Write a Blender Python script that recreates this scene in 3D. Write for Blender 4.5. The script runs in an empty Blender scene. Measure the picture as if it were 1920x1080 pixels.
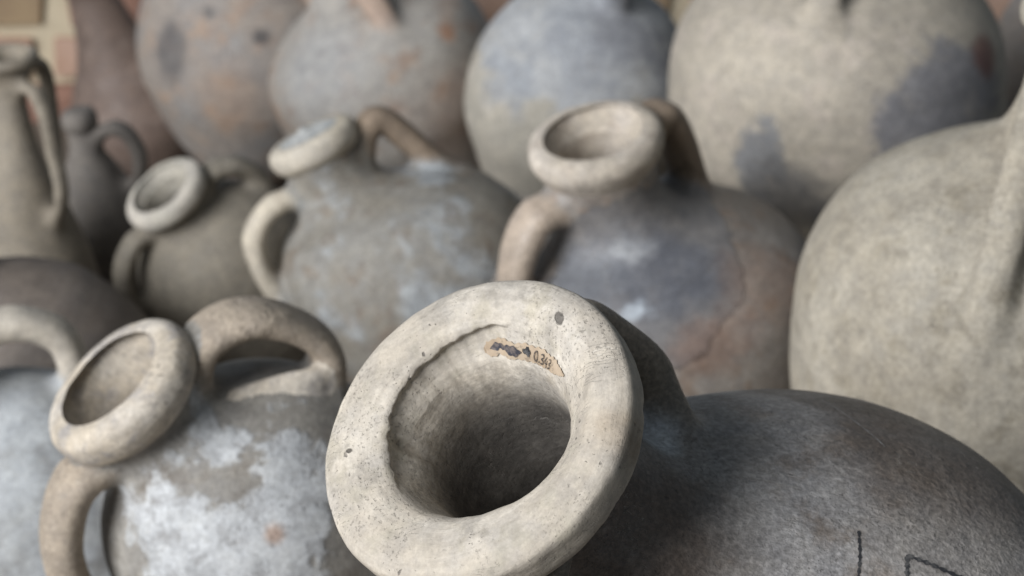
import bpy, math, random
import numpy as np
from mathutils import Vector, Matrix

# ------------------------------------------------------------------ camera, world, light
scene = bpy.context.scene
PITCH = math.radians(28.0)
cam_d = bpy.data.cameras.new('camera')
cam = bpy.data.objects.new('camera', cam_d)
scene.collection.objects.link(cam)
cam.location = (0, 0, 1.05)
cam.rotation_euler = (math.pi/2 - PITCH, 0, 0)
cam_d.sensor_width = 22.3
cam_d.lens = 42.0
cam_d.clip_start = 0.05
cam_d.clip_end = 100
cam_d.dof.use_dof = True
cam_d.dof.focus_distance = 0.83
cam_d.dof.aperture_fstop = 5.4
cam_d.dof.aperture_blades = 7
scene.camera = cam

world = bpy.data.worlds.new('World')
scene.world = world
world.use_nodes = True
wb = world.node_tree.nodes['Background']
wb.inputs['Color'].default_value = (0.74, 0.87, 1.0, 1)
wb.inputs['Strength'].default_value = 0.14

def area(name, loc, target, size, size_y, power, color):
    d = bpy.data.lights.new(name, 'AREA')
    d.shape = 'RECTANGLE'; d.size = size; d.size_y = size_y
    d.energy = power; d.color = color
    o = bpy.data.objects.new(name, d)
    scene.collection.objects.link(o)
    o.location = loc
    o.rotation_euler = (Vector(target) - Vector(loc)).to_track_quat('-Z', 'Y').to_euler()
    return o
# the open side of the store room: soft daylight from the left, above and slightly in front
area('daylight_opening', (-2.15, -0.70, 1.98), (0.1, 1.2, 0.40), 2.1, 1.9, 170, (0.945, 0.965, 1.0))

scene.view_settings.view_transform = 'Standard'
scene.view_settings.look = 'None'
scene.view_settings.exposure = 0.04
scene.view_settings.gamma = 1.0
scene.cycles.max_bounces = 8
scene.cycles.use_denoising = True

COL = scene.collection

# ------------------------------------------------------------------ numpy noise
_rs = np.random.RandomState(7)
_perm = _rs.permutation(256); _perm = np.concatenate([_perm, _perm, _perm])
_grad = _rs.normal(size=(256, 3)); _grad /= np.linalg.norm(_grad, axis=1)[:, None]
def perlin(p):
    p = np.asarray(p, float)
    i = np.floor(p).astype(int); f = p - i; i = i & 255
    u = f*f*f*(f*(f*6-15)+10)
    out = 0
    for dx in (0, 1):
        for dy in (0, 1):
            for dz in (0, 1):
                h = _perm[_perm[_perm[i[:, 0]+dx] + i[:, 1]+dy] + i[:, 2]+dz]
                g = _grad[h]
                d = g[:, 0]*(f[:, 0]-dx) + g[:, 1]*(f[:, 1]-dy) + g[:, 2]*(f[:, 2]-dz)
                w = (u[:, 0] if dx else 1-u[:, 0])*(u[:, 1] if dy else 1-u[:, 1])*(u[:, 2] if dz else 1-u[:, 2])
                out = out + w*d
    return out
def fbm(p, octaves=3):
    p = np.asarray(p, float); s = 0; a = 1.0
    for k in range(octaves):
        s = s + a*perlin(p*(2.03**k) + 17.3*k); a *= 0.5
    return s
def smooth(a, b, x):
    t = np.clip((np.asarray(x)-a)/(b-a), 0, 1); return t*t*(3-2*t)

# ------------------------------------------------------------------ node helpers
class NT:
    def __init__(self, name):
        self.m = bpy.data.materials.new(name); self.m.use_nodes = True
        self.t = self.m.node_tree; self.t.nodes.clear()
        self.out = self.t.nodes.new('ShaderNodeOutputMaterial')
        self.b = self.t.nodes.new('ShaderNodeBsdfPrincipled')
        self.t.links.new(self.b.outputs[0], self.out.inputs[0])
        tc = self.t.nodes.new('ShaderNodeTexCoord')
        self.P = tc.outputs['Object']
    def set(self, sock, v):
        if hasattr(v, 'is_linked') or isinstance(v, bpy.types.NodeSocket): self.t.links.new(v, sock)
        else: sock.default_value = v
    def math(self, op, a, b=0.0, clamp=False):
        n = self.t.nodes.new('ShaderNodeMath'); n.operation = op; n.use_clamp = clamp
        self.set(n.inputs[0], a); self.set(n.inputs[1], b); return n.outputs[0]
    def vmath(self, op, a, b=(0, 0, 0)):
        n = self.t.nodes.new('ShaderNodeVectorMath'); n.operation = op
        self.set(n.inputs[0], a); self.set(n.inputs[1], b)
        return n.outputs['Value'] if op in ('LENGTH', 'DOT_PRODUCT', 'DISTANCE') else n.outputs[0]
    def noise(self, scale, detail=4, rough=0.55, vec=None, dist=0.0, off=0.0):
        n = self.t.nodes.new('ShaderNodeTexNoise')
        v = vec if vec is not None else self.P
        if off: v = self.vmath('ADD', v, (off, off*1.7, -off))
        self.t.links.new(v, n.inputs['Vector'])
        n.inputs['Scale'].default_value = scale; n.inputs['Detail'].default_value = detail
        n.inputs['Roughness'].default_value = rough; n.inputs['Distortion'].default_value = dist
        return n.outputs[0]
    def voro(self, scale, vec=None, feature='F1'):
        n = self.t.nodes.new('ShaderNodeTexVoronoi'); n.feature = feature
        self.t.links.new(vec if vec is not None else self.P, n.inputs['Vector'])
        n.inputs['Scale'].default_value = scale
        return n.outputs['Distance']
    def mr(self, x, a, b, c=0.0, d=1.0):
        n = self.t.nodes.new('ShaderNodeMapRange'); n.interpolation_type = 'SMOOTHSTEP'
        self.set(n.inputs[0], x)
        for k, v in zip((1, 2, 3, 4), (a, b, c, d)): n.inputs[k].default_value = v
        return n.outputs[0]
    def mix(self, f, a, b, blend='MIX'):
        n = self.t.nodes.new('ShaderNodeMix'); n.data_type = 'RGBA'; n.blend_type = blend
        n.clamp_factor = True
        self.set(n.inputs[0], f)
        for k, v in ((6, a), (7, b)):
            if isinstance(v, (tuple, list)): v = (*v[:3], 1)
            self.set(n.inputs[k], v)
        return n.outputs[2]
    def turning(self, kr, kz, ka):
        """coordinates that run round the jar's axis: wheel marks"""
        s = self.t.nodes.new('ShaderNodeSeparateXYZ'); self.t.links.new(self.P, s.inputs[0])
        r = self.math('SQRT', self.math('ADD', self.math('MULTIPLY', s.outputs[0], s.outputs[0]), self.math('MULTIPLY', s.outputs[1], s.outputs[1])))
        nx = self.math('DIVIDE', s.outputs[0], r); ny = self.math('DIVIDE', s.outputs[1], r)
        c = self.t.nodes.new('ShaderNodeCombineXYZ')
        self.set(c.inputs[0], self.math('ADD', self.math('MULTIPLY', r, kr), self.math('MULTIPLY', nx, ka)))
        self.set(c.inputs[1], self.math('MULTIPLY', ny, ka))
        self.set(c.inputs[2], self.math('MULTIPLY', s.outputs[2], kz))
        return c.outputs[0]
    def bump(self, height, strength, dist, normal=None):
        n = self.t.nodes.new('ShaderNodeBump'); n.inputs['Strength'].default_value = strength
        n.inputs['Distance'].default_value = dist
        self.t.links.new(height, n.inputs['Height'])
        if normal is not None: self.t.links.new(normal, n.inputs['Normal'])
        return n.outputs[0]

def clay(name, base, alt, alt2=None, mott=9.0, mott_hi=(0.42, 0.62), lime=None, lime_col=(0.62, 0.64, 0.65),
         lime_scale=7.0, blobs=(), rough=0.72, grain=0.35, grain_scale=260.0, pits=0.5, rings=0.25, seed=0.0,
         spec=0.35, lump=0.4, coarse=0.0, zmix=None, speck=0.35, scr=0.25, bdist=0.0011, stain=0.0, boost=(), tint=None, gc=1.0):
    """base/alt/alt2: fired clay colours; lime: (lo, hi) noise limits of the crust;
    blobs: (centre, radius, colour, strength, wobble, soft, scale xyz, relief) stains, some painted highlights and shade, with shapes of their own"""
    N = NT(name)
    n1 = N.noise(mott, 6, 0.6, off=seed+0.37)
    n2 = N.noise(mott*3.7, 5, 0.62, off=seed+1.9)
    n3 = N.noise(grain_scale, 3, 0.6, off=seed+0.2)
    n4 = N.noise(70, 4, 0.65, off=seed+4.4)
    c = N.mix(N.mr(n1, *mott_hi), base, alt)
    if alt2 is not None: c = N.mix(N.mr(n2, 0.5, 0.68), c, alt2)
    relief = None
    if lime is not None:
        ln = N.math('ADD', N.noise(lime_scale, 7, 0.62, off=seed+6.1, dist=0.3), N.math('MULTIPLY', N.math('SUBTRACT', n4, 0.5), 0.16))
        for bc, br, ba, bs in boost:
            d = N.vmath('LENGTH', N.vmath('MULTIPLY', N.vmath('SUBTRACT', N.P, bc), bs))
            ln = N.math('ADD', ln, N.math('MULTIPLY', N.mr(d, br*.35, br, 1.0, 0.0), ba))
        lm = N.mr(ln, *lime)
        lm = N.math('MULTIPLY', lm, N.mr(n4, 0.28, 0.5, 0.55, 1.0))
        c = N.mix(lm, c, N.mix(N.mr(n2, 0.32, 0.66), tuple(v*0.72 for v in lime_col), lime_col))
        relief = lm
    wn = N.noise(16, 9, 0.72, off=seed+2.7)
    wn2 = N.math('MULTIPLY', N.math('SUBTRACT', wn, 0.5), 2.0)
    for bl in blobs:
        cen, rad, colr, stren, wob, soft, sc, rel = bl
        d = N.vmath('LENGTH', N.vmath('MULTIPLY', N.vmath('SUBTRACT', N.P, cen), sc))
        d = N.math('ADD', d, N.math('MULTIPLY', wn2, wob))
        m = N.mr(d, rad*(1-soft), rad*(1+soft), 1.0, 0.0)
        f = N.math('MULTIPLY', m, N.mr(n2, 0.25, 0.55, stren*0.6, stren))
        c = N.mix(f, c, colr)
        if rel:
            rr = N.math('MULTIPLY', m, rel)
            relief = rr if relief is None else N.math('ADD', relief, rr)
    if zmix is not None:                     # shade deep in the mouth, put into the colour: (z low, z high, colour below)
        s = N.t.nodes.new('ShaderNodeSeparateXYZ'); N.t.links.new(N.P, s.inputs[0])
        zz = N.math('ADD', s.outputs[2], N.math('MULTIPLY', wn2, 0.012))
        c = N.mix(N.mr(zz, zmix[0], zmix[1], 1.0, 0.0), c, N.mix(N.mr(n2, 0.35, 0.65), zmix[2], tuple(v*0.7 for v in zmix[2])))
    if tint is not None:                     # the handles' own clay, light and shade put in on some; the pot's clay is smeared up their feet
        at = N.t.nodes.new('ShaderNodeAttribute'); at.attribute_name = 'smear'
        tc = N.mix(N.mr(n1, 0.38, 0.62), tint, tuple(min(v*1.28, .6) for v in tint))
        c = N.mix(N.mr(N.math('ADD', at.outputs['Fac'], N.math('MULTIPLY', wn2, 0.25)), 0.2, 0.8), tc, c)
    turn = N.turning(170.0, 170.0, 1.2)
    nt = N.noise(1.0, 5, 0.65, vec=turn)
    # worn and dirty patches, specks and fine scratches
    sp = N.math('MULTIPLY', N.mr(N.noise(620, 4, 0.62, off=seed+3.3), 0.56, 0.70), N.mr(N.noise(18, 4, 0.6, off=seed+5.5), 0.42, 0.62))
    c = N.mix(N.math('MULTIPLY', sp, speck), c, (0.10, 0.088, 0.075))
    if stain:
        st = N.mr(N.noise(26, 8, 0.7, off=seed+7.7, dist=0.6), 0.50, 0.66)
        c = N.mix(N.math('MULTIPLY', st, stain), c, (0.17, 0.155, 0.135))
    sv = N.vmath('MULTIPLY', N.vmath('ADD', N.P, N.vmath('MULTIPLY', N.P, (0.3, 0.0, 0.0))), (34.0, 210.0, 120.0))
    sl = N.math('ABSOLUTE', N.math('SUBTRACT', N.noise(1.0, 2, 0.5, vec=sv, off=seed), 0.5))
    sm_ = N.math('MULTIPLY', N.mr(sl, 0.003, 0.012, 1.0, 0.0), N.mr(N.noise(30, 3, 0.5, off=seed+9.1), 0.52, 0.64))
    c = N.mix(N.math('MULTIPLY', sm_, scr), c, (0.62, 0.58, 0.52))
    # dusty grain and small pits
    c = N.mix(1.0, c, N.mix(N.mr(n4, 0.3, 0.7), (0.86, 0.86, 0.87), (1.1, 1.09, 1.07)), 'MULTIPLY')
    c = N.mix(1.0, c, N.mix(N.mr(n3, 0.25, 0.75), (1-.14*gc, 1-.15*gc, 1-.16*gc), (1+.12*gc,)*3), 'MULTIPLY')
    c = N.mix(rings*0.9, c, N.mix(N.mr(nt, 0.32, 0.68), (0.80, 0.78, 0.76), (1.14, 1.14, 1.14)), 'MULTIPLY')
    jv = N.t.nodes.new('ShaderNodeTexNoise'); N.t.links.new(N.P, jv.inputs['Vector']); jv.inputs['Scale'].default_value = 240; jv.inputs['Detail'].default_value = 3
    pv = N.vmath('ADD', N.P, N.vmath('MULTIPLY', jv.outputs['Color'], (0.006, 0.006, 0.006)))
    ns = N.noise(480, 5, 0.75, off=seed+1.1)
    c = N.mix(1.0, c, N.mix(N.mr(ns, 0.3, 0.7), (1-.16*gc,)*3, (1+.18*gc,)*3), 'MULTIPLY')
    if coarse:
        c = N.mix(1.0, c, N.mix(N.mr(N.noise(380, 3, 0.6, vec=N.vmath('MULTIPLY', N.P, (0.72, 1.05, 1.0)), off=0.7), 0.36, 0.68), (0.86, 0.86, 0.86), (1.2, 1.2, 1.21)), 'MULTIPLY')
    pd = N.math('MINIMUM', N.voro(120.0, pv), N.math('ADD', N.voro(310.0, pv), 0.02))
    pm = N.math('MULTIPLY', N.mr(pd, 0.05, 0.16, 1.0, 0.0), N.mr(N.noise(22, 3, 0.6, off=seed+8.0), 0.52, 0.6))
    c = N.mix(N.math('MULTIPLY', pm, pits), c, (0.06, 0.05, 0.045))
    N.set(N.b.inputs['Base Color'], c)
    N.set(N.b.inputs['Roughness'], N.mr(n4, 0.3, 0.7, rough-0.1, min(rough+0.1, 1)))
    N.b.inputs['Specular IOR Level'].default_value = spec
    h = N.math('MULTIPLY', n3, grain)
    h = N.math('ADD', h, N.math('MULTIPLY', n4, 0.9*lump))
    h = N.math('ADD', h, N.math('MULTIPLY', nt, rings))
    if coarse:
        gr = N.noise(380, 3, 0.6, vec=N.vmath('MULTIPLY', N.P, (0.72, 1.05, 1.0)), off=0.7)
        h = N.math('ADD', h, N.math('MULTIPLY', gr, coarse))
    h = N.math('SUBTRACT', h, N.math('MULTIPLY', pm, 0.8*pits))
    h = N.math('SUBTRACT', h, N.math('MULTIPLY', sm_, 0.35))
    h = N.math('SUBTRACT', h, N.math('MULTIPLY', sp, 0.3))
    if relief is not None: h = N.math('ADD', h, N.math('MULTIPLY', relief, 0.8))
    nb = N.bump(h, 0.8, bdist)
    N.set(N.b.inputs['Normal'], nb)
    return N.m

# ------------------------------------------------------------------ mesh helpers
def mesh_obj(name, verts, faces, mat, parent=None, smooth_=True):
    me = bpy.data.meshes.new(name)
    me.from_pydata([tuple(v) for v in verts], [], [tuple(f) for f in faces])
    me.update()
    if smooth_:
        me.polygons.foreach_set('use_smooth', np.ones(len(me.polygons), bool))
    me.materials.append(mat)
    o = bpy.data.objects.new(name, me); COL.objects.link(o)
    if parent is not None: o.parent = parent
    return o

def catmull(pts, step):
    P = np.array(pts, float)
    P = np.vstack([2*P[0]-P[1], P, 2*P[-1]-P[-2]])
    out = []
    for i in range(1, len(P)-2):
        p0, p1, p2, p3 = P[i-1], P[i], P[i+1], P[i+2]
        t0 = 0.0
        t1 = t0 + np.linalg.norm(p1-p0)**0.5 + 1e-9
        t2 = t1 + np.linalg.norm(p2-p1)**0.5 + 1e-9
        t3 = t2 + np.linalg.norm(p3-p2)**0.5 + 1e-9
        n = max(2, int(math.ceil(np.linalg.norm(p2-p1)/step)))
        for t in np.linspace(t1, t2, n, endpoint=False):
            A1 = (t1-t)/(t1-t0)*p0 + (t-t0)/(t1-t0)*p1
            A2 = (t2-t)/(t2-t1)*p1 + (t-t1)/(t2-t1)*p2
            A3 = (t3-t)/(t3-t2)*p2 + (t-t2)/(t3-t2)*p3
            B1 = (t2-t)/(t2-t0)*A1 + (t-t0)/(t2-t0)*A2
            B2 = (t3-t)/(t3-t1)*A2 + (t-t1)/(t3-t1)*A3
            out.append((t2-t)/(t2-t1)*B1 + (t-t1)/(t2-t1)*B2)
    out.append(P[-2])
    return np.array(out)

def sweep(path, up_fn, w, t, seg, flare0=0.6, flare1=0.8, fl=0.12, ridge=0.0, lumps=0.06, seed=0):
    """handle: an oval section carried along a path; w across, t thick; flared where it meets the clay"""
    n = len(path)
    T = np.gradient(path, axis=0); T /= np.linalg.norm(T, axis=1)[:, None]
    s = np.concatenate([[0], np.cumsum(np.linalg.norm(np.diff(path, axis=0), axis=1))]); s /= s[-1]
    B = np.tile(up_fn, (n, 1))                      # across direction (constant)
    Nn = np.cross(B, T); Nn /= np.linalg.norm(Nn, axis=1)[:, None]
    B2 = np.cross(T, Nn)
    k = 1 + flare0*np.exp(-(s/fl)**2) + flare1*np.exp(-((1-s)/fl)**2)
    a = np.linspace(0, 2*math.pi, seg, endpoint=False)
    ca, sa = np.cos(a), np.sin(a)
    sup = lambda c: np.sign(c)*np.abs(c)**0.85
    prof = 1 + ridge*np.cos(5*a)*(np.abs(ca) > 0.0)
    V = path[:, None, :] + (k*w)[:, None, None]*(sup(ca)*prof)[None, :, None]*B2[:, None, :] \
        + (0.5*(1+k)*t)[:, None, None]*(sup(sa)*prof)[None, :, None]*Nn[:, None, :]
    V = V.reshape(-1, 3)
    C = np.repeat(path, seg, axis=0)
    d = V - C
    V = C + d*(1 + lumps*fbm(V*45+seed*3.1, 3) + 0.4*lumps*fbm(V*16+seed, 2))[:, None]
    F = []
    for i in range(n-1):
        for j in range(seg):
            j2 = (j+1) % seg
            F.append((i*seg+j, i*seg+j2, (i+1)*seg+j2, (i+1)*seg+j))
    F.append(tuple(range(seg-1, -1, -1))); F.append(tuple((n-1)*seg+j for j in range(seg)))
    return V, F, (path, B2, Nn, k*w, 0.5*(1+k)*t)

def interp_r(outer, z):
    p = catmull(outer, 0.003); i = np.argsort(p[:, 1]); return float(np.interp(z, p[i, 1], p[i, 0]))

JARS = {}
def jar(name, label, cat, rim, axis, outer, lip, throat, mats, handles=(), seg=128, step=0.004, lip_step=0.002,
        wob=0.012, seed=1, group=None, extra=None, hseg=24, bend=(0, 0), bend_z=-.25, vox=.003, blend=.020, size=1.0, names=('body', 'neck', 'rim', 'throat')):
    """outer: (r, z) from base to under the lip, lip: over the rim, throat: down inside; z is 0 at the rim's top.
    rim: where the rim's middle stands in the place; axis: the way the mouth points."""
    L = -outer[0][1]
    zax = Vector(axis).normalized()
    xax = Vector((1, 0, 0)); xax = (xax - zax*xax.dot(zax)).normalized()
    yax = zax.cross(xax)
    M = Matrix(((xax.x, yax.x, zax.x), (xax.y, yax.y, zax.y), (xax.z, yax.z, zax.z)))
    base = Vector(rim) - zax*L*size
    e = bpy.data.objects.new(name, None); COL.objects.link(e)
    e.empty_display_size = 0.05
    e.location = base; e.rotation_euler = M.to_euler(); e.scale = (size, size, size)
    e['label'] = label; e['category'] = cat
    if group: e['group'] = group
    # profile
    po = catmull(outer, step); pl = catmull([outer[-1]] + list(lip) + [throat[0]], lip_step)[1:]
    inner = [(max(r-0.009, 0.001), z) for r, z in outer if z < throat[-1][1]-0.015][::-1]
    inner = [p for p in inner if p[0] > throat[-1][0]*0.6 or p[1] < -L*0.6]
    pi_ = catmull(list(throat) + inner, step*1.2)[1:]
    prof = np.vstack([po, pl, pi_])
    no, nl = len(po), len(pl)
    r, z = prof[:, 0].copy(), prof[:, 1].copy()
    r = np.maximum(r, 0.0006)
    neck_z = min([zz for rr, zz in outer if rr < throat[0][0]*1.9 and zz > -L*0.6] or [-0.1])
    n = len(prof)
    a = np.linspace(0, 2*math.pi, seg, endpoint=False)
    R = np.repeat(r, seg); Z = np.repeat(z, seg); A = np.tile(a, n)
    X, Y = np.cos(A), np.sin(A)
    Q = np.stack([R*X, R*Y, Z], 1)
    low = fbm(Q*5.5 + seed*11.7, 2); mid = fbm(Q*22 + seed*5.1, 2)
    R2 = R*(1 + wob*low + wob*0.55*np.cos(2*A+seed) + wob*0.3*mid)
    ring = perlin(np.stack([X*0.6+seed, Y*0.6, Z*75], 1))
    R2 = R2 + 0.0011*ring*smooth(0.02, 0.06, R)*(wob/0.012)
    Z2 = Z + 0.25*wob*R*mid + (0.06*wob)*np.sin(A*1.0+seed*2)*smooth(-0.08, 0.0, Z)
    inrim = np.zeros(n*seg); inrim[no*seg:(no+nl)*seg] = 1
    R2 = R2 + inrim*0.0009*fbm(Q*60+seed, 2)*(wob/0.012); Z2 = Z2 + inrim*0.0009*fbm(Q*55+seed+9, 2)*(wob/0.012)
    if extra is not None: R2, Z2 = extra(R2, Z2, A, np.repeat(np.arange(n), seg), (no, nl), Z, (r, z))
    def off(zz):
        k = smooth(-0.035, bend_z, np.asarray(zz))
        return k*bend[0], k*bend[1]
    ox, oy = off(np.minimum(Z2, -0.035))
    V = np.stack([R2*X + ox, R2*Y + oy, Z2 + L], 1)
    pn = np.stack([np.gradient(po[:, 1]), -np.gradient(po[:, 0])], 1); pn /= np.linalg.norm(pn, axis=1)[:, None]+1e-12
    def pot(P):
        """distance from the pot's outer skin, and the skin's normal there"""
        bx, by = off(np.minimum(P[:, 2]-L, -0.035))
        px, py = P[:, 0]-bx, P[:, 1]-by
        rho = np.hypot(px, py)+1e-9; zz = P[:, 2]-L
        q = np.stack([rho, zz], 1)
        dd = np.empty(len(P)); ix = np.empty(len(P), int)
        for a0 in range(0, len(P), 4000):
            m = np.linalg.norm(q[a0:a0+4000, None, :]-po[None], axis=2)
            ix[a0:a0+4000] = m.argmin(1); dd[a0:a0+4000] = m.min(1)
        n2 = pn[ix]
        sgn = np.sign(((q-po[ix])*n2).sum(1))
        n3 = np.stack([n2[:, 0]*px/rho, n2[:, 0]*py/rho, n2[:, 1]], 1)
        return q, n3, dd*sgn
    # handles
    hmesh = []
    for k, h in enumerate(handles):
        az = math.radians(h.get('az', 0)); tw = math.radians(h.get('twist', 0.0))
        pts = np.array(h.get('pts', [(0, 0), (0, 0)]), float)
        pts[0, 0] = interp_r(outer, pts[0, 1]) - 0.003
        pts[-1, 0] = interp_r(outer, pts[-1, 1]) - h.get('sink', 1.0)*h['t']
        if 'xyz' in h:
            path = catmull(np.array(h['xyz'], float), 0.003)
            tang = np.array(h['across'], float)
            hv, hf, fr = sweep(path, tang, h['w'], h['t'], 20, h.get('f0', 0), h.get('f1', 0), .2, 0, .08, seed+k)
            ta = np.linspace(h['taper'][0], h['taper'][1], len(path)); c_ = np.repeat(path, 20, axis=0)
            hv = c_ + (hv-c_)*np.repeat(ta, 20)[:, None]
            hmesh.append((hv, hf, h, (fr[0], fr[1], fr[2], fr[3]*ta, fr[4]*ta))); continue
        pp = catmull(pts, 0.004)
        aa = az + tw*np.linspace(0, 1, len(pp))
        hx, hy = off(np.minimum(pp[:, 1], -0.035))
        path = np.stack([pp[:, 0]*np.cos(aa) + hx, pp[:, 0]*np.sin(aa) + hy, pp[:, 1] + L], 1)
        tang = np.array([-math.sin(az), math.cos(az), 0])
        hv, hf, fr = sweep(path, tang, h['w'], h['t'], h.get('seg', hseg), h.get('f0', 0.12), h.get('f1', 0.2), h.get('fl', 0.16),
                           h.get('ridge', 0.0), h.get('lumps', 0.06), seed+k)
        hmesh.append((hv, hf, h, fr))
    # split in parts at rings of the one surface
    iz = np.searchsorted(po[:, 1], neck_z) if np.all(np.diff(po[:, 1]) > -1e-9) else int(no*0.8)
    iz = max(2, min(iz, no-2))
    deep = no + nl + min(len(pi_)-2, max(2, int(np.argmax(pi_[:, 1] < throat[-1][1]-0.004)) or 2))
    def grid(i0, i1):
        jj = np.arange(seg); j2 = (jj+1) % seg
        b0 = (np.arange(i1-i0)*seg)[:, None]
        return V[i0*seg:(i1+1)*seg], np.stack([b0+jj, b0+j2, b0+seg+j2, b0+seg+jj], 2).reshape(-1, 4)
    # pot and handles grown together into one skin, the joints smeared smooth, then parted again
    sv, sf = grid(0, no-1)
    top = sv[-seg:].copy(); cx, cy = top[:, 0].mean(), top[:, 1].mean()
    top[:, 0] = cx+(top[:, 0]-cx)*.93; top[:, 1] = cy+(top[:, 1]-cy)*.93; top[:, 2] += .0065
    n0 = len(sv); jj = np.arange(seg); j2 = (jj+1) % seg
    verts = [sv, top]; faces = [list(q) for q in sf]
    faces += [list(q) for q in np.stack([n0-seg+jj, n0-seg+j2, n0+j2, n0+jj], 1)]
    faces += [list(range(seg))[::-1], list(n0+jj)]
    o_ = n0+seg
    for hv, hf, hh, fr in hmesh:
        verts.append(hv); faces += [[q+o_ for q in f] for f in hf]; o_ += len(hv)
    me = bpy.data.meshes.new('skin'); me.from_pydata(np.vstack(verts).tolist(), [], [[int(q) for q in f] for f in faces])
    tmp = bpy.data.objects.new('skin', me); COL.objects.link(tmp)
    md = tmp.modifiers.new('skin', 'REMESH'); md.mode = 'VOXEL'; md.voxel_size = vox; md.adaptivity = 0
    dg = bpy.context.evaluated_depsgraph_get(); me2 = bpy.data.meshes.new_from_object(tmp.evaluated_get(dg))
    P = np.empty(len(me2.vertices)*3); me2.vertices.foreach_get('co', P); P = P.reshape(-1, 3)
    nl_ = np.empty(len(me2.polygons), int); me2.polygons.foreach_get('loop_total', nl_)
    li = np.empty(len(me2.loops), int); me2.loops.foreach_get('vertex_index', li)
    E = np.empty(len(me2.edges)*2, int); me2.edges.foreach_get('vertices', E); E = E.reshape(-1, 2)
    bpy.data.objects.remove(tmp); bpy.data.meshes.remove(me); bpy.data.meshes.remove(me2)
    Q = li.reshape(-1, 4) if np.all(nl_ == 4) else None
    if Q is None:
        st_ = np.concatenate([[0], np.cumsum(nl_)[:-1]]); Q = np.array([[li[s_+min(c_, t_-1)] for c_ in range(4)] for s_, t_ in zip(st_, nl_)])
    db = pot(P)[2]
    DH = np.full((max(len(hmesh), 1), len(P)), 1.0)
    for k, (hv, hf, hh, (pth, B2, Nn, ww, tt)) in enumerate(hmesh):
        sel = np.where(np.all((P > pth.min(0)-.08) & (P < pth.max(0)+.08), axis=1))[0]
        for a0 in range(0, len(sel), 8000):
            sl = sel[a0:a0+8000]; p_ = P[sl]
            D2 = np.linalg.norm(p_[:, None, :]-pth[None], axis=2); ii = D2.argmin(1)
            of = p_-pth[ii]; cb = (of*B2[ii]).sum(1); cn = (of*Nn[ii]).sum(1); ln = np.hypot(cb, cn)+1e-9
            DH[k, sl] = D2[np.arange(len(p_)), ii] - 1/np.sqrt((cb/ln/ww[ii])**2 + (cn/ln/tt[ii])**2)
    dh = DH.min(0)
    wgt = np.clip(1-np.maximum(dh, 0)/blend, 0, 1)*np.clip(1-np.maximum(db, 0)/blend, 0, 1)
    wgt = np.minimum(.5, wgt*1.2)[:, None]
    deg = np.bincount(E.ravel(), minlength=len(P)).astype(float)[:, None]
    for it in range(int(34*(0.0025/vox)**1.2)+2):
        acc = np.stack([np.bincount(E[:, 0], P[E[:, 1], c_], len(P)) + np.bincount(E[:, 1], P[E[:, 0], c_], len(P)) for c_ in range(3)], 1)
        P += (acc/deg - P)*(wgt if it >= 2 else np.maximum(wgt, .25))
    # vertex normals of the whole skin, kept where the parts meet
    fn = np.cross(P[Q[:, 2]]-P[Q[:, 0]], P[Q[:, 3]]-P[Q[:, 1]])
    vn = np.stack([sum(np.bincount(Q[:, c2], fn[:, c_], len(P)) for c2 in range(4)) for c_ in range(3)], 1)
    vn /= np.linalg.norm(vn, axis=1)[:, None]+1e-12
    fc = P[Q].mean(1); fz = fc[:, 2]-L
    bx, by = off(np.minimum(fz, -0.035)); frho = np.hypot(fc[:, 0]-bx, fc[:, 1]-by)
    fdb = db[Q].mean(1); fdh = DH[:, Q].mean(2); which = fdh.argmin(0); fmin = fdh.min(0)
    cap = (fz > outer[-1][1]+.0015) & (fmin > .004)
    owner = np.where(cap, -9, np.where((fmin < fdb) & (fmin < .006), which, np.where(fz > neck_z, -2, -1)))
    parts = {}
    def piece(nm, code, extra_rows=None, mat=None):
        q = Q[owner == code]
        if len(q) == 0: return None
        used, inv = np.unique(q, return_inverse=True); inv = inv.reshape(q.shape)
        vv = P[used]; nn = vn[used]; ff = inv
        if extra_rows:
            ev, ef = grid(*extra_rows); ff = np.vstack([ff, ef+len(vv)])
            en = np.zeros_like(ev); f_n = np.cross(ev[ef[:, 2]]-ev[ef[:, 0]], ev[ef[:, 3]]-ev[ef[:, 1]])
            for c2 in range(4): np.add.at(en, ef[:, c2], f_n)
            en /= np.linalg.norm(en, axis=1)[:, None]+1e-12
            vv = np.vstack([vv, ev]); nn = np.vstack([nn, en])
        ob = mesh_obj(nm, vv.tolist(), ff.tolist(), mat or mats.get(nm, mats['body']), e)
        ob.data.normals_split_custom_set_from_vertices(nn.tolist())
        at = ob.data.attributes.new('smear', 'FLOAT', 'POINT')
        smv = np.ones(len(vv), np.float32); smv[:len(used)] = np.exp(-np.maximum(db[used], 0)/0.012); at.data.foreach_set('value', smv)
        return ob
    parts[names[0]] = piece(names[0], -1, (deep, n-1))
    parts[names[1]] = piece(names[1], -2)
    for k, (hv, hf, hh, fr) in enumerate(hmesh):
        ob = piece(hh.get('name', 'handle'), k, None, hh.get('mat', mats.get('handle', mats['body'])))
        if ob and 'label' in hh: ob['label'] = hh['label']
    for nm, i0, i1 in ((names[2], no-1, no+nl-1), (names[3], no+nl-1, deep)):
        gv, gf = grid(i0, i1)
        parts[nm] = mesh_obj(nm, gv.tolist(), gf.tolist(), mats.get(nm, mats.get('rim', mats['body']) if nm == 'throat' else mats['body']), e)
    JARS[name] = dict(e=e, parts=parts, L=L, V=V, seg=seg, po=po, no=no, nl=nl, n=n)
    return e


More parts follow.
